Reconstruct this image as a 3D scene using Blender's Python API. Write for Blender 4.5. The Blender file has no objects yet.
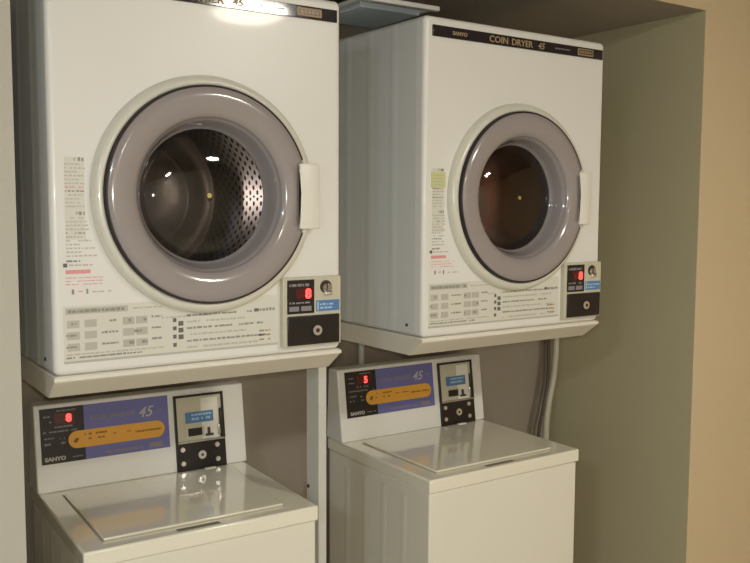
import bpy, bmesh, math, random
from math import sin, cos, pi, hypot
from mathutils import Vector, Matrix
random.seed(7)
sc = bpy.context.scene
col = sc.collection
FLOOR = 1.25            # working origin (lower left front corner of the left dryer's cabinet) stands this high

# ---------------------------------------------------------------- materials
MATS = {}
def mat(name, base, rough=.5, metal=0, coat=0, emit=None, est=0, bump=0, bscale=40, var=0, spec=.5, vscale=3):
    if name in MATS: return MATS[name]
    m = bpy.data.materials.new(name); m.use_nodes = True
    nt = m.node_tree; b = nt.nodes['Principled BSDF']
    b.inputs['Base Color'].default_value = (*base, 1)
    b.inputs['Roughness'].default_value = rough
    b.inputs['Metallic'].default_value = metal
    b.inputs['Specular IOR Level'].default_value = spec
    if coat:
        b.inputs['Coat Weight'].default_value = coat
        b.inputs['Coat Roughness'].default_value = .06
    if emit:
        b.inputs['Emission Color'].default_value = (*emit, 1)
        b.inputs['Emission Strength'].default_value = est
    tc = nt.nodes.new('ShaderNodeTexCoord')
    if var:
        n = nt.nodes.new('ShaderNodeTexNoise'); n.inputs['Scale'].default_value = vscale; n.inputs['Detail'].default_value = 5
        nt.links.new(tc.outputs['Object'], n.inputs['Vector'])
        mx = nt.nodes.new('ShaderNodeMix'); mx.data_type = 'RGBA'
        nt.links.new(n.outputs['Fac'], mx.inputs[0])
        mx.inputs[6].default_value = (*[c*(1-var) for c in base], 1)
        mx.inputs[7].default_value = (*[min(1, c*(1+var)) for c in base], 1)
        nt.links.new(mx.outputs[2], b.inputs['Base Color'])
    if bump:
        n = nt.nodes.new('ShaderNodeTexNoise'); n.inputs['Scale'].default_value = bscale; n.inputs['Detail'].default_value = 4
        nt.links.new(tc.outputs['Object'], n.inputs['Vector'])
        bp = nt.nodes.new('ShaderNodeBump'); bp.inputs['Strength'].default_value = bump; bp.inputs['Distance'].default_value = .002
        nt.links.new(n.outputs['Fac'], bp.inputs['Height']); nt.links.new(bp.outputs[0], b.inputs['Normal'])
    MATS[name] = m
    return m

mat('enamel', (.80, .795, .76), .34, coat=.12, var=.02, bump=.03, bscale=6)
mat('washer_enamel', (.82, .795, .69), .36, coat=.12, var=.02, bump=.03, bscale=6)
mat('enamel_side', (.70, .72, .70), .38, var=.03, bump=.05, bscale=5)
mat('tray_paint', (.74, .70, .60), .5, var=.05, bump=.08)
mat('tray_lip', (.80, .77, .68), .4, var=.03)
mat('cream_plastic', (.83, .81, .74), .35, coat=.1, var=.02)
mat('bezel_paint', (.70, .69, .60), .25, coat=.4, var=.02)
mat('door_plastic', (.33, .295, .29), .16, coat=.5, var=.03)
mat('funnel_plastic', (.29, .265, .27), .12, coat=.8, var=.03)
mat('gasket', (.02, .014, .017), .4, var=.1)
mat('black_plastic', (.013, .010, .010), .35, coat=.1, var=.1)
mat('strip_black', (.016, .012, .018), .08, coat=1, var=.05)
mat('gold_print', (.36, .27, .15), .45, var=.05)
mat('white_print', (.50, .48, .44), .5, var=.05)
mat('ink', (.30, .29, .26), .6, var=.1)
mat('ink_light', (.52, .50, .44), .6, var=.1)
mat('ink_black', (.14, .14, .13), .6, var=.1)
mat('label_grey', (.70, .69, .62), .4, var=.03)
mat('label_block', (.50, .49, .43), .5, var=.1)
mat('pink_ink', (.75, .33, .34), .5, var=.05)
mat('yellow_sticker', (.62, .63, .30), .5, var=.05)
mat('steel', (.62, .60, .56), .22, metal=1, var=.05)
mat('chrome', (.9, .9, .88), .30, metal=1, var=.03)
mat('satin_plate', (.58, .55, .43), .35, metal=0, var=.05)
mat('dark_metal', (.12, .10, .09), .35, metal=1, var=.1)
mat('blue_sticker', (.09, .22, .46), .4, var=.05)
mat('blue_print', (.40, .55, .72), .5, var=.05)
mat('panel_blue', (.15, .155, .42), .35, coat=.2, var=.04)
mat('panel_black', (.016, .013, .012), .4, coat=.05, var=.1)
mat('orange_pill', (.80, .40, .05), .4, coat=.1, var=.04)
mat('brown_print', (.30, .13, .02), .5, var=.05)
mat('panel_print', (.25, .23, .24), .45, var=.05)
mat('red_window', (.09, .006, .008), .2, coat=.4, var=.05)
mat('red_led', (.6, .02, .02), .4, emit=(1, .035, .03), est=6)
mat('washer_top', (.88, .855, .72), .17, coat=1, var=.03, bump=.02, bscale=5)
mat('washer_lid', (.87, .84, .70), .13, coat=1, var=.04, bump=.02, bscale=5)
mat('slot_dark', (.22, .20, .15), .5, var=.1)
mat('lid_groove', (.50, .46, .35), .5, var=.05)
mat('grey_post', (.60, .60, .55), .45, var=.04, bump=.05)
mat('brass', (.75, .62, .25), .3, metal=1, var=.05)
mat('hose_grey', (.50, .47, .38), .5, var=.06)
mat('cable_shadow_dark', (.11, .09, .07), .6, var=.1)
mat('pipe_white', (.55, .55, .50), .4, var=.04)
mat('vent_metal', (.80, .80, .78), .4, metal=.2, var=.04)
mat('vent_panel', (.66, .75, .80), .5, var=.05)
mat('screw_hole', (.04, .04, .04), .6, var=.1)
mat('rubber', (.03, .03, .03), .7, var=.1)
mat('floor_vinyl', (.52, .46, .37), .45, var=.12, bump=.1)
mat('room_paint', (.80, .75, .65), .85, var=.03, bump=.25, bscale=180)
mat('front_warm_lit', (.66, .53, .34), .85, var=.03, bump=.25, bscale=180)  # wall colour with the warm lamp's orange cast put into it
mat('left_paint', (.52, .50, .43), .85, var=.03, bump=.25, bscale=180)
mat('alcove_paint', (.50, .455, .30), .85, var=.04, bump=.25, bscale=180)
mat('alcove_back_shaded', (.29, .25, .20), .85, var=.04, bump=.25, bscale=180)  # wall colour darkened, the shade at the alcove's back included
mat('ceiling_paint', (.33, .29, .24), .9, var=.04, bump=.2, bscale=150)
mat('lamp_warm', (.9, .9, .9), .5, emit=(1, .93, .80), est=138)
mat('lamp_fill_warm', (.9, .9, .9), .5, emit=(1, .92, .77), est=48)
mat('lamp_cool', (.9, .9, .9), .5, emit=(.72, .86, 1), est=92)
mat('lamp_case', (.75, .74, .70), .5, var=.02)

def glass_mat():
    m = bpy.data.materials.new('door_glass'); m.use_nodes = True; nt = m.node_tree
    nt.nodes.remove(nt.nodes['Principled BSDF']); out = nt.nodes['Material Output']
    t = nt.nodes.new('ShaderNodeBsdfTransparent'); t.inputs[0].default_value = (.80, .74, .70, 1)
    g = nt.nodes.new('ShaderNodeBsdfGlossy'); g.inputs['Roughness'].default_value = .03
    fr = nt.nodes.new('ShaderNodeFresnel'); fr.inputs[0].default_value = 1.75
    n = nt.nodes.new('ShaderNodeTexNoise'); n.inputs['Scale'].default_value = 3
    bp = nt.nodes.new('ShaderNodeBump'); bp.inputs['Strength'].default_value = .04
    nt.links.new(n.outputs['Fac'], bp.inputs['Height']); nt.links.new(bp.outputs[0], g.inputs['Normal'])
    mx = nt.nodes.new('ShaderNodeMixShader')
    nt.links.new(fr.outputs[0], mx.inputs[0]); nt.links.new(t.outputs[0], mx.inputs[1]); nt.links.new(g.outputs[0], mx.inputs[2])
    nt.links.new(mx.outputs[0], out.inputs[0]); MATS['door_glass'] = m
glass_mat()

def drum_mat():      # stainless sheet with staggered round perforations, driven by the mesh's own UVs (metres)
    m = bpy.data.materials.new('drum_steel'); m.use_nodes = True; nt = m.node_tree; b = nt.nodes['Principled BSDF']
    b.inputs['Metallic'].default_value = 1
    L = nt.links.new
    def math_(op, a, c=None):
        n = nt.nodes.new('ShaderNodeMath'); n.operation = op
        for i, v in enumerate((a, c)):
            if v is None: continue
            if hasattr(v, 'links'): L(v, n.inputs[i])
            else: n.inputs[i].default_value = v
        return n.outputs[0]
    uv = nt.nodes.new('ShaderNodeUVMap'); uv.uv_map = 'uv'
    sp = nt.nodes.new('ShaderNodeSeparateXYZ'); L(uv.outputs[0], sp.inputs[0])
    P = .024
    row = math_('FLOOR', math_('DIVIDE', sp.outputs[1], P*.8))
    off = math_('MULTIPLY', math_('MODULO', row, 2.0), .5)
    fx = math_('SUBTRACT', math_('FRACT', math_('ADD', math_('DIVIDE', sp.outputs[0], P), off)), .5)
    fy = math_('MULTIPLY', math_('SUBTRACT', math_('FRACT', math_('DIVIDE', sp.outputs[1], P*.8)), .5), .8)
    d = math_('SQRT', math_('ADD', math_('MULTIPLY', fx, fx), math_('MULTIPLY', fy, fy)))
    hole = math_('LESS_THAN', d, .25)
    mx = nt.nodes.new('ShaderNodeMix'); mx.data_type = 'RGBA'; L(hole, mx.inputs[0])
    mx.inputs[6].default_value = (.90, .89, .93, 1); mx.inputs[7].default_value = (.02, .018, .018, 1)
    L(mx.outputs[2], b.inputs['Base Color'])
    r = math_('ADD', math_('MULTIPLY', hole, .4), .30); L(r, b.inputs['Roughness'])
    MATS['drum_steel'] = m
drum_mat()
mat('drum_brown', (.75, .42, .28), .5, metal=.5, var=.1)
mat('drum_mirror', (.90, .89, .92), .12, metal=1)
mat('drum_back', (.10, .08, .075), .35, metal=.5, var=.08)
mat('drum_shell', (.07, .055, .05), .5, metal=.3, var=.08)

# ---------------------------------------------------------------- mesh builder
class MB:
    def __init__(s): s.bm = bmesh.new(); s.slots = []; s.uv = None
    def idx(s, m):
        if m not in s.slots: s.slots.append(m)
        return s.slots.index(m)
    def face(s, vs, m, smooth=False):
        try: f = s.bm.faces.new(vs)
        except ValueError: return None
        f.material_index = s.idx(m); f.smooth = smooth; return f
    def box(s, a, b, m, bev=0, seg=2, M=None):
        t = bmesh.new()
        r = bmesh.ops.create_cube(t, size=1)
        c = [(a[i]+b[i])/2 for i in range(3)]; d = [abs(b[i]-a[i]) for i in range(3)]
        for v in t.verts: v.co = Vector((c[0]+v.co.x*d[0], c[1]+v.co.y*d[1], c[2]+v.co.z*d[2]))
        s.bevelled(t, bev, seg, m, M)
    def bevelled(s, t, bev, seg, m, M=None):      # rounded edges smooth, the flats between them flat
        sm = set()
        if bev: sm = set(bmesh.ops.bevel(t, geom=list(t.edges), offset=bev, segments=seg, profile=.5, affect='EDGES')['faces'])
        s.merge(t, m, M, only=sm)
    def merge(s, t, m, M=None, smooth=False, only=None):
        mp = {}
        for v in t.verts: mp[v] = s.bm.verts.new(M @ v.co if M else v.co)
        for f in t.faces: s.face([mp[v] for v in f.verts], m, (f in only) if only is not None else smooth)
        t.free()
    def prism(s, pts, x0, x1, m, bev=0, M=None):      # pts in (y,z), run along x
        t = bmesh.new()
        A = [t.verts.new((x0, y, z)) for y, z in pts]; B = [t.verts.new((x1, y, z)) for y, z in pts]
        n = len(pts)
        t.faces.new(A); t.faces.new(B[::-1])
        for i in range(n): t.faces.new((A[i], B[i], B[(i+1) % n], A[(i+1) % n]))
        bmesh.ops.recalc_face_normals(t, faces=t.faces)
        s.bevelled(t, bev, 2, m, M)
    def lathe(s, prof, c, m, N=96, notch=None, closed=False):   # about an axis along y through c=(x,z)
        rings = []
        for r, y in prof:
            ring = []
            for i in range(N):
                a = 2*pi*i/N; rr = r
                if notch:
                    hz, nx = notch
                    if cos(a) > 0 and abs(r*sin(a)) < hz and r*cos(a) > nx: rr = nx/cos(a)
                ring.append(s.bm.verts.new((c[0]+rr*cos(a), y, c[1]+rr*sin(a))))
            rings.append(ring)
        pairs = list(zip(rings, rings[1:])) + ([(rings[-1], rings[0])] if closed else [])
        for A, B in pairs:
            for i in range(N): s.face((A[i], A[(i+1) % N], B[(i+1) % N], B[i]), m, True)
        return rings
    def disc(s, r, y, c, m, N=48, h=.0, front=True):
        rim = [s.bm.verts.new((c[0]+r*cos(2*pi*i/N), y, c[1]+r*sin(2*pi*i/N))) for i in range(N)]
        s.face(rim, m)
        if h:
            r2 = [s.bm.verts.new((v.co.x, y+h, v.co.z)) for v in rim]
            s.face(r2, m)
            for i in range(N): s.face((rim[i], rim[(i+1) % N], r2[(i+1) % N], r2[i]), m, True)
    def tube(s, pts, r, m, N=12):
        P = [Vector(p) for p in pts]; rings = []
        for i, p in enumerate(P):
            d = (P[min(i+1, len(P)-1)]-P[max(i-1, 0)]).normalized()
            u = d.orthogonal().normalized() if i == 0 else (pu - d*pu.dot(d)).normalized()
            pu = u; w = d.cross(u)
            rings.append([s.bm.verts.new(p+r*(cos(2*pi*k/N)*u+sin(2*pi*k/N)*w)) for k in range(N)])
        for A, B in zip(rings, rings[1:]):
            for k in range(N): s.face((A[k], A[(k+1) % N], B[(k+1) % N], B[k]), m, True)
        s.face(rings[0], m); s.face(rings[-1], m)
    def build(s, name, parent=None, recalc=True):
        if recalc: bmesh.ops.recalc_face_normals(s.bm, faces=s.bm.faces)
        me = bpy.data.meshes.new(name); s.bm.to_mesh(me); s.bm.free()
        for m in s.slots: me.materials.append(MATS[m])
        o = bpy.data.objects.new(name, me); col.objects.link(o)
        if parent: o.parent = parent
        return o

def spline(P, n=8):
    P = [Vector(p) for p in P]; Q = [P[0]]+P+[P[-1]]; out = []
    for i in range(1, len(Q)-2):
        a, b, c, d = Q[i-1:i+3]
        for k in range(n):
            t = k/n
            out.append(.5*((2*b)+(c-a)*t+(2*a-5*b+4*c-d)*t*t+(3*b-a-3*c+d)*t**3))
    out.append(P[-1]); return out

def rounded_rect(x0, x1, z0, z1, rc, n=5, per=10):
    pts = []
    for cx, cz, a0 in ((x1-rc, z1-rc, 0), (x0+rc, z1-rc, pi/2), (x0+rc, z0+rc, pi), (x1-rc, z0+rc, 3*pi/2)):
        arc = [(cx+rc*cos(a0+pi/2*k/n), cz+rc*sin(a0+pi/2*k/n)) for k in range(n+1)]
        if pts:
            p, q = pts[-1], arc[0]
            for k in range(1, per): pts.append((p[0]+(q[0]-p[0])*k/per, p[1]+(q[1]-p[1])*k/per))
        pts += arc
    p, q = pts[-1], pts[0]
    for k in range(1, per): pts.append((p[0]+(q[0]-p[0])*k/per, p[1]+(q[1]-p[1])*k/per))
    return pts

def text_mesh(s, body, size, m, M, shear=0, bold=0, sx=1, align='LEFT'):
    cu = bpy.data.curves.new('lettering', 'FONT'); cu.body = body; cu.size = size; cu.shear = shear
    cu.offset = bold; cu.align_x = align; cu.extrude = .0003; cu.resolution_u = 3
    o = bpy.data.objects.new('lettering', cu); col.objects.link(o)
    bpy.context.view_layer.update()
    me = bpy.data.meshes.new_from_object(o)
    t = bmesh.new(); t.from_mesh(me)
    for v in t.verts: v.co.x *= sx
    s.merge(t, m, M)
    bpy.data.objects.remove(o); bpy.data.meshes.remove(me); bpy.data.curves.remove(cu)
def on_front(x, y, z):       # lettering upright on a face looking towards -y
    return Matrix.Translation((x, y, z)) @ Matrix.Rotation(pi/2, 4, 'X')

def thing(name, label, cat, loc, rz=0, group=None):
    o = bpy.data.objects.new(name, None); col.objects.link(o); o.empty_display_size = .1
    o.location = loc; o.rotation_euler = (0, 0, rz); o['label'] = label; o['category'] = cat
    if group: o['group'] = group
    return o
def tag(o, label, cat, group=None):
    o['label'] = label; o['category'] = cat
    if group: o['group'] = group
def structure(name, mb):
    o = mb.build(name); o['kind'] = 'structure'; return o
def Z(z): return z+FLOOR

# ---------------------------------------------------------------- the setting
AX0, AX1, AB, AC = -.056, 1.822, .60, .868      # alcove sides, back, soffit height (local)
b = MB(); b.box((-3.2, -3.8, -.1), (3.6, .8, 0), 'floor_vinyl'); structure('floor', b)
b = MB(); b.box((-3.2, -3.8, Z(1.19)), (3.6, .8, Z(1.37)), 'ceiling_paint'); structure('ceiling', b)
b = MB(); b.box((-3.2, 0, 0), (AX0, .8, Z(1.19)), 'left_paint'); structure('wall_left', b)
b = MB(); b.box((AX0, AB, 0), (AX1, .8, Z(1.19)), 'alcove_back_shaded'); structure('wall_back', b)
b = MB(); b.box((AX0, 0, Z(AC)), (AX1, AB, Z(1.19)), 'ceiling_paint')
b.box((AX0, -.002, Z(AC)), (AX1, 0, Z(1.19)), 'front_warm_lit'); structure('ceiling_alcove', b)
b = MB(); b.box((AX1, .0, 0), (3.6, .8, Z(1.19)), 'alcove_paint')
b.box((AX1, -.002, 0), (3.6, 0, Z(1.19)), 'front_warm_lit'); structure('wall_right', b)
b = MB(); b.box((-3.3, -3.8, 0), (-3.2, .8, Z(1.19)), 'room_paint'); structure('wall_far_left', b)
b = MB(); b.box((3.6, -3.8, 0), (3.7, .8, Z(1.19)), 'front_warm_lit'); structure('wall_far_right', b)
b = MB(); b.box((-3.2, -3.9, 0), (3.6, -3.8, Z(1.19)), 'room_paint'); structure('wall_rear', b)

# ---------------------------------------------------------------- dryers
W, H, D = .6, .734, .565
CX, CZ = .2986, .3264
TI, TH = .0487, .047

def dashes(s, x0, x1, z, h, y, m, dens=.8, wmin=.003, wmax=.012):
    x = x0
    while x < x1:
        w = min(random.uniform(wmin, wmax), x1-x)
        if random.random() < dens and w > .001:
            s.box((x, y-.0003, z), (x+w, y, z+h*random.uniform(.75, 1)), m)
        x += w+random.uniform(.001, .003)

def make_dryer(label, loc, rz, sticker, digit, steel=('drum_steel', 'drum_mirror')):
    t = thing('coin_dryer', label, 'tumble dryer', (loc[0], loc[1], Z(loc[2]-TH)), rz, 'coin dryers above the washers')
    L = []
    def add(mb, name, parent=None):
        o = mb.build(name, parent or t)
        if parent is None: o.location = (0, 0, TH)
        return o
    # cabinet: pressed shell with rounded front edges and a round opening
    s = MB(); R = .011
    rings = []
    for k in range(7):
        a = pi/2*k/6
        ins, y = R*(1-sin(a)), R*(1-cos(a))
        # k=0: on the front face inset R ; k=6: on the sides
        pts = rounded_rect(ins, W-ins, ins, H-ins, max(R*1.2-ins, .002))
        rings.append([s.bm.verts.new((x, y, z)) for x, z in pts])
    n = len(rings[0])
    hole = []
    for v in rings[0]:
        a = math.atan2(v.co.z-CZ, v.co.x-CX)
        hole.append(s.bm.verts.new((CX+.20*cos(a), 0, CZ+.20*sin(a))))
    for i in range(n): s.face((hole[i], hole[(i+1) % n], rings[0][(i+1) % n], rings[0][i]), 'enamel')
    for A, B in zip(rings, rings[1:]):
        for i in range(n): s.face((A[i], A[(i+1) % n], B[(i+1) % n], B[i]), 'enamel', True)
    fl = [s.bm.verts.new((v.co.x, .03, v.co.z)) for v in rings[-1]]
    bk = [s.bm.verts.new((v.co.x, D, v.co.z)) for v in rings[-1]]
    for i in range(n):
        j = (i+1) % n
        s.face((rings[-1][i], rings[-1][j], fl[j], fl[i]), 'enamel')
        s.face((fl[i], fl[j], bk[j], bk[i]), 'enamel_side')
    s.face(bk, 'enamel_side')
    for x, sg in ((0, -1), (W, 1)):       # shallow pressed ribs down both side panels
        for y0, y1 in ((.10, .135), (.20, .235), (.30, .335), (.40, .435)):
            pr = [(y0, 0), (y0+.012, .0012), (y1-.012, .0012), (y1, 0)]
            A = [s.bm.verts.new((x+sg*h, y, .006)) for y, h in pr]; B = [s.bm.verts.new((x+sg*h, y, H-.008)) for y, h in pr]
            for i in range(3): s.face((A[i], A[i+1], B[i+1], B[i]), 'enamel_side', True)
        s.box((min(x, x+sg*.0025), .055, .022), (max(x, x+sg*.0025), .061, .028), 'screw_hole')
    add(s, 'cabinet')
    # sloping base tray
    s = MB()
    s.prism([(.0, 0), (.0, -.010), (.004, -.014), (TI, -TH), (D, -TH), (D, 0)], 0, W, 'tray_paint', bev=.0025)
    s.box((-.001, -.003, -.010), (W+.001, .02, -.002), 'tray_lip', bev=.0015)
    add(s, 'base_tray')
    # wall fixings
    for x in (.08, .46):
        s = MB(); s.box((x, D-.001, .45), (x+.05, AB-loc[1]-rz*x-.0005, .60), 'dark_metal', bev=.002); add(s, 'wall_bracket')
    # round bezel and door
    s = MB()
    s.lathe([(.2295, .001), (.2290, -.005), (.2265, -.012), (.2215, -.0175), (.2150, -.0200), (.2105, -.0195), (.2090, -.014), (.2085, .001)], (CX, CZ), 'bezel_paint')
    add(s, 'door_bezel')
    NT = (.070, .180)
    s = MB()
    s.lathe([(.2090, -.010), (.2090, -.0235), (.2080, -.0275), (.2058, -.0285), (.2040, -.020)], (CX, CZ), 'gasket', notch=(.0715, .1815), N=360)
    add(s, 'door_gasket')
    s = MB()
    s.lathe([(.2050, -.010), (.2050, -.0262), (.2035, -.0285), (.190, -.0305), (.172, -.0300), (.160, -.0275), (.1525, -.0235), (.1495, -.0195)], (CX, CZ), 'door_plastic', notch=NT, N=360)
    s.lathe([(.1495, -.0195), (.1480, -.0150), (.1455, -.0130), (.1420, -.006), (.1365, .010), (.1330, .0195), (.1290, .0235)], (CX, CZ), 'funnel_plastic', N=360)
    s.lathe([(.1495, -.012), (.160, .004), (.200, .006), (.2050, -.010)], (CX, CZ), 'door_plastic', N=96, notch=NT)
    d = add(s, 'door')
    s = MB()
    pr = [(.1300, .0225), (.122, .0175), (.105, .0100), (.08, .0040), (.05, .0005), (.02, -.0010)]
    rings = s.lathe(pr, (CX, CZ), 'door_glass', N=96)
    s.face(rings[-1], 'door_glass', True)
    o = s.build('door_glass', d); o['label'] = 'round clear door glass'
    s = MB(); s.disc(.0048, -.0045, (CX+.0, CZ), 'brass', 16, .004); s.build('centre_button', d)
    # cream pull plate filling the notch on the right of the door
    s = MB()
    hz = .0665; prof = []
    N = 14
    left = [(.1845+.0035*sin(pi*k/N), -hz+2*hz*k/N) for k in range(N+1)]
    right = [(.236, hz), (.236, -hz)]
    outl = left+right
    t2 = bmesh.new()
    A = [t2.verts.new((CX+x, -.0325 if x < .2 else -.0235, CZ+z)) for x, z in outl]
    B = [t2.verts.new((CX+x, .0005, CZ+z)) for x, z in outl]
    t2.faces.new(A); t2.faces.new(B[::-1])
    for i in range(len(outl)): t2.faces.new((A[i], B[i], B[(i+1) % len(outl)], A[(i+1) % len(outl)]))
    bmesh.ops.triangulate(t2, faces=[f for f in t2.faces if len(f.verts) > 4])
    bmesh.ops.recalc_face_normals(t2, faces=t2.faces)
    ed = [e for e in t2.edges if len(e.link_faces) == 2 and e.calc_face_angle(0) > .6]
    bmesh.ops.bevel(t2, geom=ed, offset=.003, segments=3, profile=.5, affect='EDGES')
    s.merge(t2, 'cream_plastic', smooth=True)
    add(s, 'door_handle')['label'] = 'cream door pull'
    # drum
    s = MB()
    s.lathe([(.140, .030), (.145, .050), (.262, .060), (.262, .062)], (CX, CZ-.0), 'drum_shell')
    y0, y1, rd, N = .062, .394, .262, 120
    uvl = s.bm.loops.layers.uv.new('uv')
    g = [[s.bm.verts.new((CX+rd*cos(2*pi*i/N), y, CZ+rd*sin(2*pi*i/N))) for i in range(N)] for y in (y0, .17, .28, y1)]
    ys = (y0, .17, .28, y1)
    for a in range(3):
        for i in range(N):
            f = s.face((g[a][i], g[a][(i+1) % N], g[a+1][(i+1) % N], g[a+1][i]), steel[0], True)
            for lp, (u, v) in zip(f.loops, ((i, ys[a]), (i+1, ys[a]), (i+1, ys[a+1]), (i, ys[a+1]))):
                lp[uvl].uv = (u*2*pi*rd/N, v)
    rg = s.lathe([(.262, .3935), (.190, .3935)], (CX, CZ), steel[1])
    rg = s.lathe([(.190, .394), (.186, .390), (.180, .390), (.176, .396), (.126, .398), (.122, .392), (.114, .392), (.110, .399), (.03, .402), (.004, .402)], (CX, CZ), 'drum_back'); s.face(rg[-1], 'drum_back')
    dr = add(s, 'drum'); dr['label'] = 'brownish drum behind the glass' if sticker else 'perforated steel drum behind the glass'
    for k in range(3):
        a = 2*pi*k/3+1.15
        s = MB()
        for y in (0,):
            t3 = bmesh.new()
            pr = [(-.028, rd-.002), (-.012, rd-.05), (.012, rd-.05), (.028, rd-.002)]
            A = [t3.verts.new((CX+r*cos(a)-u*sin(a), .075, CZ+r*sin(a)+u*cos(a))) for u, r in pr]
            B = [t3.verts.new((CX+r*cos(a)-u*sin(a), .385, CZ+r*sin(a)+u*cos(a))) for u, r in pr]
            t3.faces.new(A); t3.faces.new(B[::-1])
            for i in range(4): t3.faces.new((A[i], B[i], B[(i+1) % 4], A[(i+1) % 4]))
            bmesh.ops.recalc_face_normals(t3, faces=t3.faces)
            bmesh.ops.bevel(t3, geom=list(t3.edges), offset=.006, segments=2, profile=.5, affect='EDGES')
            s.merge(t3, 'drum_back', smooth=True)
        s.build('lifter', dr)
    # name strip along the top
    s = MB(); s.box((.021, -.0035, .688), (.5885, .001, .7135), 'strip_black', bev=.001)
    ns = add(s, 'name_strip'); ns['label'] = 'black strip with gold lettering'
    for word, x, size, z, sx, sh in (('SANYO', .078, .0115, .6965, 1.15, 0), ('COIN', .190, .021, .6935, 1.15, 0), ('DRYER', .262, .021, .6935, 1.1, 0), ('45', .350, .021, .6935, 1.1, .2)):
        s = MB(); text_mesh(s, word, size, 'gold_print', on_front(x, -.0038, z), bold=.0004, sx=sx, shear=sh); s.build('lettering', ns)
    s = MB()
    for k in range(9): s.box((.412+k*.006, -.0041, .699), (.4155+k*.006, -.0035, .7025), 'panel_print')
    s.build('fine_print', ns)
    s = MB(); s.box((.493, -.0048, .6925), (.551, -.003, .7095), 'gold_print', bev=.0012)
    s.box((.497, -.0052, .6955), (.547, -.0046, .7065), 'dark_metal')
    for k in range(5): s.box((.5+k*.009, -.0056, .698), (.506+k*.009, -.005, .704), 'gold_print')
    s.build('badge', ns)['label'] = 'small gold framed badge'
    # lower instruction sheet
    s = MB(); y = -.0006
    s.box((.018, y, .026), (.447, .0005, .126), 'label_grey')
    s.box((.018, y-.0005, .022), (.447, .0005, .0262), 'label_block')
    s.box((.022, y-.0004, .111), (.135, y, .122), 'label_block')
    y -= .0001
    dashes(s, .026, .130, .1135, .006, y-.0004, 'ink', .95)
    dashes(s, .145, .205, .1145, .003, y, 'ink_light', .9)
    for cx0 in (.024, .055, .125, .150):
        for r in range(3): s.box((cx0, y-.0002, .044+r*.021), (cx0+.022, y, .058+r*.021), 'label_block' if (r+int(cx0*1000)) % 2 else 'ink_light')
    for r in range(3):
        dashes(s, .086, .116, .052+r*.021, .004, y, 'ink', .95); dashes(s, .180, .200, .054+r*.021, .004, y, 'ink', .95)
        dashes(s, .022, .040, .050+r*.021, .004, y-.0003, 'ink', .6)
        dashes(s, .125, .172, .049+r*.021, .006, y-.0003, 'ink', .35)
    dashes(s, .022, .205, .0365, .003, y, 'ink_light', .9); dashes(s, .022, .16, .0305, .0035, y, 'ink', .95)
    for r in range(4): s.box((.222, y-.0003, .036+r*.016), (.229, y, .0435+r*.016), 'ink_black')
    for r in range(3): s.box((.233, y-.0003, .050+r*.013), (.243, y, .059+r*.013), 'ink_black')
    for r in range(6): dashes(s, .250, .430-random.random()*.06, .031+r*.0125, .0042, y, 'ink' if r % 2 else 'ink_light', .92)
    for r in range(3): dashes(s, .405, .430, .034+r*.009, .004, y, 'gold_print', .9)
    dashes(s, .20, .30, .0925, .003, y, 'ink_light', .9)
    s.box((.394, y-.0004, .0935), (.404, .0005, .1), 'ink_black'); dashes(s, .406, .442, .094, .006, y+.0003, 'ink', .95)
    add(s, 'instruction_sheet')['label'] = 'printed instruction sheet below the door'
    # column of notices left of the door
    s = MB(); y = -.0004
    z = .385
    def edge(z):
        dz = z-CZ; return min(.092, CX-math.sqrt(max(.236**2-dz*dz, 0))-.003)
    s.box((.026, -.0003, .245), (.078 if edge(.3) > .078 else edge(.3), .0005, .392), 'label_grey')
    s.box((.0420, y-.0006, .3855), (.046, y, .3905), 'ink_light'); dashes(s, .05, .06, .385, .007, y, 'ink', 1)
    s.box((.0440, y-.0006, .290), (.049, y, .295), 'ink_light'); dashes(s, .05, .06, .289, .007, y, 'ink', 1)
    z = .378
    while z > .214:
        if not (.283 < z < .300):
            e = edge(z); m = random.choice(('ink_light', 'ink_light', 'ink', 'label_block'))
            if abs(z-.335) < .004: m = 'pink_ink'
            dashes(s, .026, min(e, .030+random.uniform(.02, .05)), z, .0028, y, m, .9, .002, .007)
        z -= .0068
    dashes(s, .026, .05, .205, .004, y, 'ink', .95)
    s.box((.020, y-.0006, .196), (.027, y, .203), 'ink_black'); dashes(s, .030, .075, .198, .003, y, 'ink_light', .9)
    s.box((.024, y-.0006, .184), (.068, y, .191), 'pink_ink')
    for r in range(3): dashes(s, .024, edge(.17)+.01*0, .176-r*.006, .0016, y, 'pink_ink', .8)
    s.box((.034, y-.0006, .147), (.038, y, .156), 'ink'); s.box((.046, y-.0006, .151), (.053, y, .153), 'pink_ink'); s.box((.060, y-.0006, .147), (.063, y, .156), 'ink')
    dashes(s, .07, .105, .149, .003, y, 'ink_light', .8)
    if sticker:
        s.box((.022, y-.0012, .347), (.064, y, .383), 'yellow_sticker')
        for r in range(4): s.box((.026, y-.0016, .353+r*.007), (.056, y-.001, .355+r*.007), 'ink_light')
    add(s, 'notice_column')['label'] = 'column of printed notices'
    # coin box in the lower right corner
    s = MB(); s.box((.453, -.0135, .015), (.5925, .004, .160), 'satin_plate', bev=.002)
    cb = add(s, 'coin_box'); cb['label'] = 'satin plate with display, coin slot and lock'
    s = MB(); s.box((.4625, -.0150, .084), (.5265, -.013, .1545), 'black_plastic', bev=.0008)
    s.box((.482, -.0156, .115), (.5225, -.0148, .1365), 'red_window')
    dashes(s, .467, .515, .141, .006, -.015, 'panel_print', .95); dashes(s, .467, .515, .105, .004, -.015, 'panel_print', .95)
    s.box((.4665, -.0155, .0895), (.4895, -.015, .0995), 'panel_print'); s.box((.4945, -.0155, .0895), (.519, -.015, .0995), 'panel_print')
    dp = s.build('display', cb)
    s = MB()
    text_mesh(s, digit, .027, 'red_led', on_front(.5045, -.0160, .1165), bold=.0012, sx=1.0); s.build('lit_digit', dp)
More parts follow.
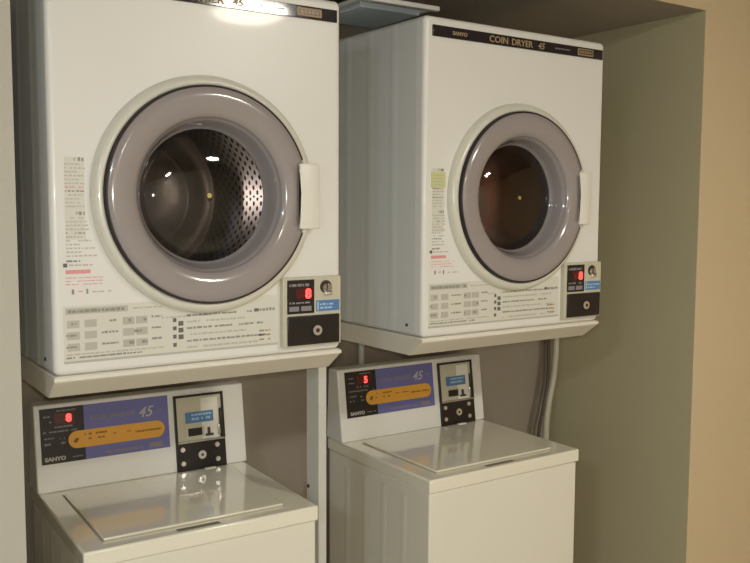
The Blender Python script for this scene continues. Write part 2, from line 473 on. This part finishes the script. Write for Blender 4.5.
    s = MB(); s.disc(.0135, -.0165, (.5545, .138), 'dark_metal', 28, .004); s.disc(.0105, -.018, (.5570, .135), 'steel', 28, .003)
    s.box((.5545, -.0188, .126), (.5565, -.0178, .147), 'black_plastic')
    s.prism([(-.0135, .1205), (-.0225, .1205), (-.0235, .126), (-.0135, .136)], .550, .5665, 'chrome', bev=.0015); s.build('coin_slot', cb)
    s = MB(); s.box((.531, -.0145, .0865), (.588, -.013, .1095), 'blue_sticker', bev=.0004)
    dashes(s, .540, .584, .099, .0045, -.0145, 'blue_print', .95); dashes(s, .540, .57, .0915, .004, -.0145, 'blue_print', .9)
    s.box((.533, -.0149, .089), (.537, -.0144, .107), 'blue_print')
    s.build('blue_label', cb)
    s = MB(); s.box((.4625, -.0175, .0180), (.5870, -.0130, .0795), 'black_plastic', bev=.002)
    cd = s.build('cash_door', cb)
    s = MB(); s.disc(.0125, -.0195, (.531, .0475), 'black_plastic', 28, .003); s.disc(.0105, -.0215, (.531, .0475), 'chrome', 28, .004)
    s.disc(.0045, -.0222, (.531, .0475), 'dark_metal', 16, .001); s.build('lock', cd)
    return t

make_dryer('left white coin dryer, nearest the left wall, with a clearly lit perforated drum', (0, 0, 0), 0, False, '8')
make_dryer('right white coin dryer with a yellow-green sticker at the top of its notices', (.824, .0048, .003), .0146, True, '8', ('drum_brown', 'drum_brown'))

# ---------------------------------------------------------------- washers
WW, WD, PH, PS, LB = .5206, .4038, .2045, .0283, .035
def make_washer(label, loc, rz, digit, k=0):
    t = thing('coin_washer', label, 'washing machine', (loc[0], loc[1], 0), rz, 'coin washers under the dryers')
    TOP = Z(loc[2])
    def add(mb, name, parent=None):
        o = mb.build(name, parent or t)
        if parent is None: o.location = (0, 0, TOP)
        return o
    DEP = .485
    s = MB()
    s.box((.004, .006, -TOP+.03), (WW-.004, DEP, -LB+.002), 'washer_enamel', bev=.006, seg=3)
    for x, sg in ((.004, -1), (WW-.004, 1)):
        for y0, y1 in ((.10, .13), (.19, .22), (.28, .31), (.37, .40)):
            pr = [(y0, 0), (y0+.01, .0012), (y1-.01, .0012), (y1, 0)]
            A = [s.bm.verts.new((x+sg*h, y, -TOP+.08)) for y, h in pr]; B = [s.bm.verts.new((x+sg*h, y, -LB-.03)) for y, h in pr]
            for i in range(3): s.face((A[i], A[i+1], B[i+1], B[i]), 'washer_enamel', True)
    add(s, 'cabinet')
    s = MB(); s.box((0, 0, -LB), (WW, DEP+.002, 0), 'washer_top', bev=.005, seg=3)
    top = add(s, 'top_cover')
    # lid: slightly raised panel in a narrow groove, finger slot in front of it
    s = MB()
    lid = [(.050, .040), (.452, .040), (.472, .372), (.050, .372)]
    def poly(s, pts, z0, z1, m, bev):
        t2 = bmesh.new()
        A = [t2.verts.new((x, y, z0)) for x, y in pts]; B = [t2.verts.new((x, y, z1)) for x, y in pts]
        t2.faces.new(A[::-1]); t2.faces.new(B)
        for i in range(len(pts)): t2.faces.new((A[i], A[(i+1) % len(pts)], B[(i+1) % len(pts)], B[i]))
        s.bevelled(t2, bev, 3, m)
    poly(s, [(.047, .037), (.455, .037), (.475, .375), (.047, .375)], -.001, .0008, 'lid_groove', 0)
    poly(s, lid, .0, .006, 'washer_lid', .003)
    ld = add(s, 'lid')
    s = MB(); s.box((.196, .012, -.001), (.290, .026, .0009), 'slot_dark', bev=.0003); s.build('finger_slot', top)
    # hinges
    for x in (.40,):
        s = MB(); s.box((x, .374, .0), (x+.03, .386, .008), 'washer_top', bev=.002); s.build('hinge', top)
    # control housing, front leaning back
    s = MB()
    s.prism([(WD, 0), (WD+PS, PH), (WD+.075, PH), (WD+.088, 0)], -.001, .527, 'enamel', bev=.004)
    pan = add(s, 'control_housing')
    tilt = math.atan2(PS, PH)
    def onp(x, h, lift=0):    # matrix of lettering on the leaning face
        return Matrix.Translation((x, WD+h*sin(tilt)-lift*cos(tilt), h*cos(tilt)+lift*sin(tilt))) @ Matrix.Rotation(pi/2-tilt, 4, 'X')
    B0 = onp(0, 0)
    def rect(s, x0, h0, x1, h1, l0, l1, m, bev=0):      # local x, up the face, outward lift
        s.box((x0, h0, l0), (x1, h1, l1), m, bev=bev, M=B0)
    def cyl(s, x, h, r, l0, l1, m, N=24):
        t2 = bmesh.new(); bmesh.ops.create_cone(t2, cap_ends=True, segments=N, radius1=r, radius2=r*.9, depth=l1-l0, matrix=Matrix.Translation((x, h, (l0+l1)/2)))
        s.merge(t2, m, B0)
    def dsh(s, x0, x1, h, hh, l, m, dens=.85, a=.002, b_=.008):
        x = x0
        while x < x1:
            w = min(random.uniform(a, b_), x1-x)
            if random.random() < dens and w > .0008: rect(s, x, h, x+w, h+hh, l, l+.0003, m)
            x += w+random.uniform(.0008, .002)
    dx = k*.014
    s = MB(); rect(s, .113+dx, .067, .321+dx, .197, -.0005, .0012, 'panel_blue', .0004)
    sg = s.build('blue_panel', pan); sg['label'] = 'violet-blue sign panel with grey lettering'
    s = MB()
    text_mesh(s, 'COIN WASHER', .0155, 'panel_print', onp(.127+dx, .1585, .0014), bold=.0004, sx=1.05); s.build('lettering', sg); s = MB()
    text_mesh(s, '45', .036, 'white_print', onp(.243+dx, .151, .0014), shear=.35, bold=.0003); s.build('lettering', sg); s = MB()
    rect(s, .268+dx, .0725, .302+dx, .085, .0012, .0015, 'panel_print')
    dsh(s, .160+dx, .255+dx, .0745, .006, .0012, 'panel_print', .9)
    dsh(s, .292+dx, .306+dx, .162, .004, .0012, 'panel_print', .9)
    s.build('fine_print', sg)
    s = MB()
    N = 14; rr = .0205; x0, x1, hc = .0745+dx, .309+dx, .117
    pts = [(x0+rr-rr*sin(pi*i/N), hc+rr*cos(pi*i/N)) for i in range(N+1)]+[(x1-rr+rr*sin(pi*i/N), hc-rr*cos(pi*i/N)) for i in range(N+1)]
    t2 = bmesh.new(); A = [t2.verts.new((x, h, .001)) for x, h in pts]; B = [t2.verts.new((x, h, .0024)) for x, h in pts]
    t2.faces.new(A); t2.faces.new(B[::-1])
    for i in range(len(pts)): t2.faces.new((A[i], A[(i+1) % len(pts)], B[(i+1) % len(pts)], B[i]))
    s.merge(t2, 'orange_pill', B0)
    cyl(s, .091+dx, .114, .0048, .0022, .0030, 'brown_print', 12); rect(s, .091+dx, .114, .098+dx, .121, .0022, .0030, 'brown_print')
    dsh(s, .112+dx, .165+dx, .1245, .0045, .0024, 'brown_print', .9); dsh(s, .107+dx, .160+dx, .1135, .004, .0024, 'brown_print', .7)
    dsh(s, .180+dx, .225+dx, .1190, .003, .0024, 'brown_print', .7); dsh(s, .235+dx, .300+dx, .1145, .0045, .0024, 'brown_print', .9)
    s.build('orange_label', pan)['label'] = 'orange pill-shaped label'
    s = MB(); rect(s, .012+dx*.7, .067, .113+dx, .197, -.0005, .0014, 'panel_black', .0004)
    rect(s, .045+dx, .158, .091+dx, .184, .0012, .002, 'red_window')
    dsh(s, .045+dx, .095+dx, .188, .003, .0014, 'panel_print', .9); dsh(s, .020+dx, .036+dx, .176, .0035, .0014, 'panel_print', .9)
    dsh(s, .020+dx, .038+dx, .163, .0035, .0014, 'panel_print', .9); dsh(s, .045+dx, .085+dx, .150, .0035, .0014, 'panel_print', .8)
    dsh(s, .018+dx, .103+dx, .1395, .0035, .0014, 'panel_print', .9)
    dsh(s, .020+dx, .043+dx, .125, .0035, .0014, 'panel_print', .9); dsh(s, .020+dx, .034+dx, .111, .005, .0014, 'panel_print', .7)
    dsh(s, .055+dx, .066+dx, .122, .0035, .0014, 'panel_print', .9); dsh(s, .058+dx, .068+dx, .111, .005, .0014, 'panel_print', .9)
    dsh(s, .075+dx, .106+dx, .0765, .0025, .0014, 'panel_print', .9)
    text_mesh(s, 'SANYO', .0125, 'white_print', onp(.019+dx, .074, .0016), bold=.0006, sx=1.15)
    ds = s.build('display_panel', pan); ds['label'] = 'black display panel'
    s = MB(); text_mesh(s, digit, .025, 'red_led', onp(.0715+dx, .1625, .0021), bold=.001, sx=1.0); s.build('lit_digit', ds)
    # coin unit
    cx = .335+k*.018
    s = MB(); rect(s, cx, .0, cx+.133, .072, -.001, .006, 'black_plastic', .002)
    # frame of the upper window
    for a in ((cx, .072, cx+.006, .192), (cx+.127, .072, cx+.133, .192), (cx, .186, cx+.133, .192)): rect(s, *a, -.001, .007, 'black_plastic', .001)
    rect(s, cx+.004, .070, cx+.129, .0755, .001, .012, 'steel', .0015)
    rect(s, cx+.120, .076, cx+.131, .150, .001, .010, 'black_plastic', .003)
    cu = s.build('coin_unit', pan); cu['label'] = 'coin unit with steel front over a black plate'
    s = MB(); rect(s, cx+.006, .075, cx+.127, .186, -.0005, .0022, 'satin_plate')
    rect(s, cx+.006, .075, cx+.024, .186, .0015, .0045, 'satin_plate', .001)
    rect(s, cx+.072, .075, cx+.118, .180, .0015, .0032, 'cream_plastic', .001)
    rect(s, cx+.032, .083, cx+.078, .110, .0012, .0038, 'satin_plate', .0015)
    rect(s, cx+.034, .086, cx+.072, .106, .002, .0046, 'black_plastic', .001)
    rect(s, cx+.086, .083, cx+.092, .104, .0025, .010, 'dark_metal', .0015); rect(s, cx+.080, .082, cx+.102, .088, .0025, .007, 'dark_metal', .0015)
    rect(s, cx+.114, .082, cx+.122, .110, .003, .0075, 'steel', .002)
    pl = s.build('steel_plate', cu)
    s = MB(); rect(s, cx+.029, .119, cx+.104, .147, .0028, .0046, 'blue_sticker', .0004)
    dsh(s, cx+.045, cx+.098, .137, .005, .0046, 'blue_print', .9); dsh(s, cx+.045, cx+.095, .126, .006, .0046, 'blue_print', .8)
    s.build('blue_label', cu)
    for x, h in ((.016, .020), (.016, .055), (.109, .020), (.109, .057)):
        s = MB(); cyl(s, cx+x, h, .0066, .005, .0085, 'chrome'); s.build('screw', cu)
    s = MB(); cyl(s, cx+.066, .037, .0135, .005, .0085, 'dark_metal', 28); cyl(s, cx+.066, .037, .0115, .007, .0115, 'chrome', 28)
    cyl(s, cx+.066, .037, .004, .011, .0122, 'dark_metal', 16); s.build('lock', cu)
    for x in (.05, WW-.05):
        for y in (.06, DEP-.06):
            s = MB(); t2 = bmesh.new(); bmesh.ops.create_cone(t2, cap_ends=True, segments=20, radius1=.022, radius2=.018, depth=.032, matrix=Matrix.Translation((x, y, .016)))
            s.merge(t2, 'rubber'); s.build('foot', t)
    return t
make_washer('left white coin washer with lit red display, under the dryer nearest the left wall', (.0651, .0814, -.3662), -.0253, '8', 0)
make_washer('right white coin washer, beside the grey upright post, below the right dryer', (.8918, .0562, -.3597), .0005, '5', 1)

# ---------------------------------------------------------------- upright post, pipe, hose, cable with hose shadow, vent
s = MB()
s.box((.6035, .100, 0), (.6245, .156, Z(-.050)), 'grey_post', bev=.0015)
t = thing('upright_post', 'light grey metal upright post standing between the two washers', 'post', (.614, .128, 0))
o = s.build('post_channel', t); o.location = (-.614, -.128, 0)
s = MB(); s.box((.590, .085, 0), (.638, .171, .006), 'grey_post', bev=.001); o = s.build('foot_plate', t); o.location = (-.614, -.128, 0)
s = MB(); s.box((.500, .103, Z(-.0535)), (.6035, .153, Z(-.0480)), 'grey_post', bev=.001); o = s.build('support_arm', t); o.location = (-.614, -.128, 0)
for z in (-.345, -.75):
    s = MB(); M_ = Matrix.Translation((-.0115, .018, Z(z))) @ Matrix.Rotation(pi/2, 4, 'Y')
    t2 = bmesh.new(); bmesh.ops.create_cone(t2, cap_ends=True, segments=16, radius1=.0045, radius2=.0035, depth=.003, matrix=M_)
    s.merge(t2, 'dark_metal'); s.build('bolt', t)

s = MB(); s.tube([(1.032, .586, .01), (1.036, .586, .6), (1.036, .586, Z(.05)), (1.036, .586, Z(.40))], .0095, 'pipe_white'); o = s.build('water_pipe')
tag(o, 'thin pale vertical pipe on the back wall, behind the right washer and dryer', 'pipe')
s = MB()
s.tube(spline([(1.50, .53, Z(.32)), (1.68, .53, Z(.20)), (1.775, .520, Z(.02)), (1.783, .515, Z(-.12)), (1.772, .510, Z(-.25)), (1.742, .505, Z(-.37)), (1.728, .500, Z(-.47)), (1.735, .51, Z(-.75)), (1.72, .52, .02)], 10), .0105, 'hose_grey')
o = s.build('drain_hose'); tag(o, 'pale grey hose curving down the back right corner of the alcove', 'hose')
s = MB()
s.tube(spline([(1.50, .58, Z(.25)), (1.72, .585, Z(.12)), (1.808, .578, Z(-.06)), (1.810, .578, Z(-.18)), (1.808, .575, Z(-.29)), (1.782, .57, Z(-.40)), (1.762, .57, Z(-.50)), (1.75, .575, Z(-.8)), (1.74, .58, .01)], 10), .006, 'cable_shadow_dark')
o = s.build('cable_and_shadow'); tag(o, 'dark strand for cable and hose shadow running down the corner just left of the pale hose', 'cable')  # hose's shadow and a crossing cord, modelled together as one dark tube

t = thing('ceiling_vent', 'grey metal vent panel on the alcove ceiling, above the left edge of the right dryer', 'vent', (.91, .33, Z(AC)))
def addv(mb, name):
    o = mb.build(name, t); o.location = (-.91, -.33, -Z(AC)); return o
s = MB()
s.box((.790, .196, Z(.800)), (1.016, .214, Z(.812)), 'vent_metal', bev=.002)
s.box((.790, .214, Z(.806)), (.806, .475, Z(.814)), 'vent_metal', bev=.002)
s.box((1.000, .214, Z(.806)), (1.016, .475, Z(.814)), 'vent_metal', bev=.002)
addv(s, 'rim')
s = MB(); s.box((.818, .262, Z(.799)), (1.000, .471, Z(.814)), 'vent_panel', bev=.001); addv(s, 'panel')
s = MB(); s.box((.800, .205, Z(.812)), (1.006, .480, Z(AC)), 'dark_metal'); addv(s, 'duct_box')

# ---------------------------------------------------------------- two room lamps and an added rear fill (round ceiling fittings behind the camera)
def lamp(x, y, r, m, label):
    t = thing('ceiling_light', label, 'lamp', (x, y, Z(1.19)), 0, 'round ceiling lights in the room')
    s = MB(); t2 = bmesh.new(); bmesh.ops.create_cone(t2, cap_ends=True, segments=48, radius1=r*1.08, radius2=r*1.12, depth=.05, matrix=Matrix.Translation((0, 0, -.025)))
    s.merge(t2, 'lamp_case'); s.build('casing', t)
    s = MB(); t2 = bmesh.new(); bmesh.ops.create_uvsphere(t2, u_segments=48, v_segments=12, radius=r)
    bmesh.ops.delete(t2, geom=[v for v in t2.verts if v.co.z > .001], context='VERTS')
    for v in t2.verts: v.co.z = v.co.z*.25-.05
    s.merge(t2, m, smooth=True); s.build('diffuser', t)
lamp(1.33, -1.95, .155, 'lamp_warm', 'round warm ceiling light on the right of the room')
lamp(-1.9, -2.15, .20, 'lamp_cool', 'round cool ceiling light on the left of the room')

lamp(.1, -3.3, .20, 'lamp_fill_warm', 'added warm fill light on the ceiling at the rear of the room')  # added fill, there to brighten the washer tops and machine fronts

# the camera's flash
fl = bpy.data.lights.new('camera_flash', 'AREA'); fl.shape = 'DISK'; fl.size = .03; fl.energy = 8; fl.color = (1, .95, .86)
fo = bpy.data.objects.new('camera_flash', fl); col.objects.link(fo)

# ---------------------------------------------------------------- camera
f, yaw, pitch, roll = 879.7, -.5932, -.0857, .0048
cam = bpy.data.cameras.new('camera'); co = bpy.data.objects.new('camera', cam); col.objects.link(co)
cam.sensor_width = 36; cam.lens = f/750*36; cam.clip_start = .05
sy, cy, sp, cp = sin(yaw), cos(yaw), sin(pitch), cos(pitch)
fwd = Vector((-sy*cp, cy*cp, sp)); right = Vector((cy, sy, 0)); up = right.cross(fwd)
r2 = right*cos(roll)+up*sin(roll); u2 = -right*sin(roll)+up*cos(roll)
M3 = Matrix((r2, u2, -fwd)).transposed()
co.matrix_world = Matrix.Translation((-.3924, -1.6042, Z(.3078))) @ M3.to_4x4()
fo.matrix_world = Matrix.Translation((-.3924, -1.59, Z(.3078)+.035)) @ M3.to_4x4()
sc.camera = co

w = bpy.data.worlds.new('world'); sc.world = w; w.use_nodes = True
w.node_tree.nodes['Background'].inputs[0].default_value = (.5, .5, .5, 1)
w.node_tree.nodes['Background'].inputs[1].default_value = .02
sc.view_settings.view_transform = 'Standard'; sc.view_settings.look = 'None'
sc.view_settings.gamma = 1; sc.view_settings.use_curve_mapping = False
sc.view_settings.exposure = -0.2
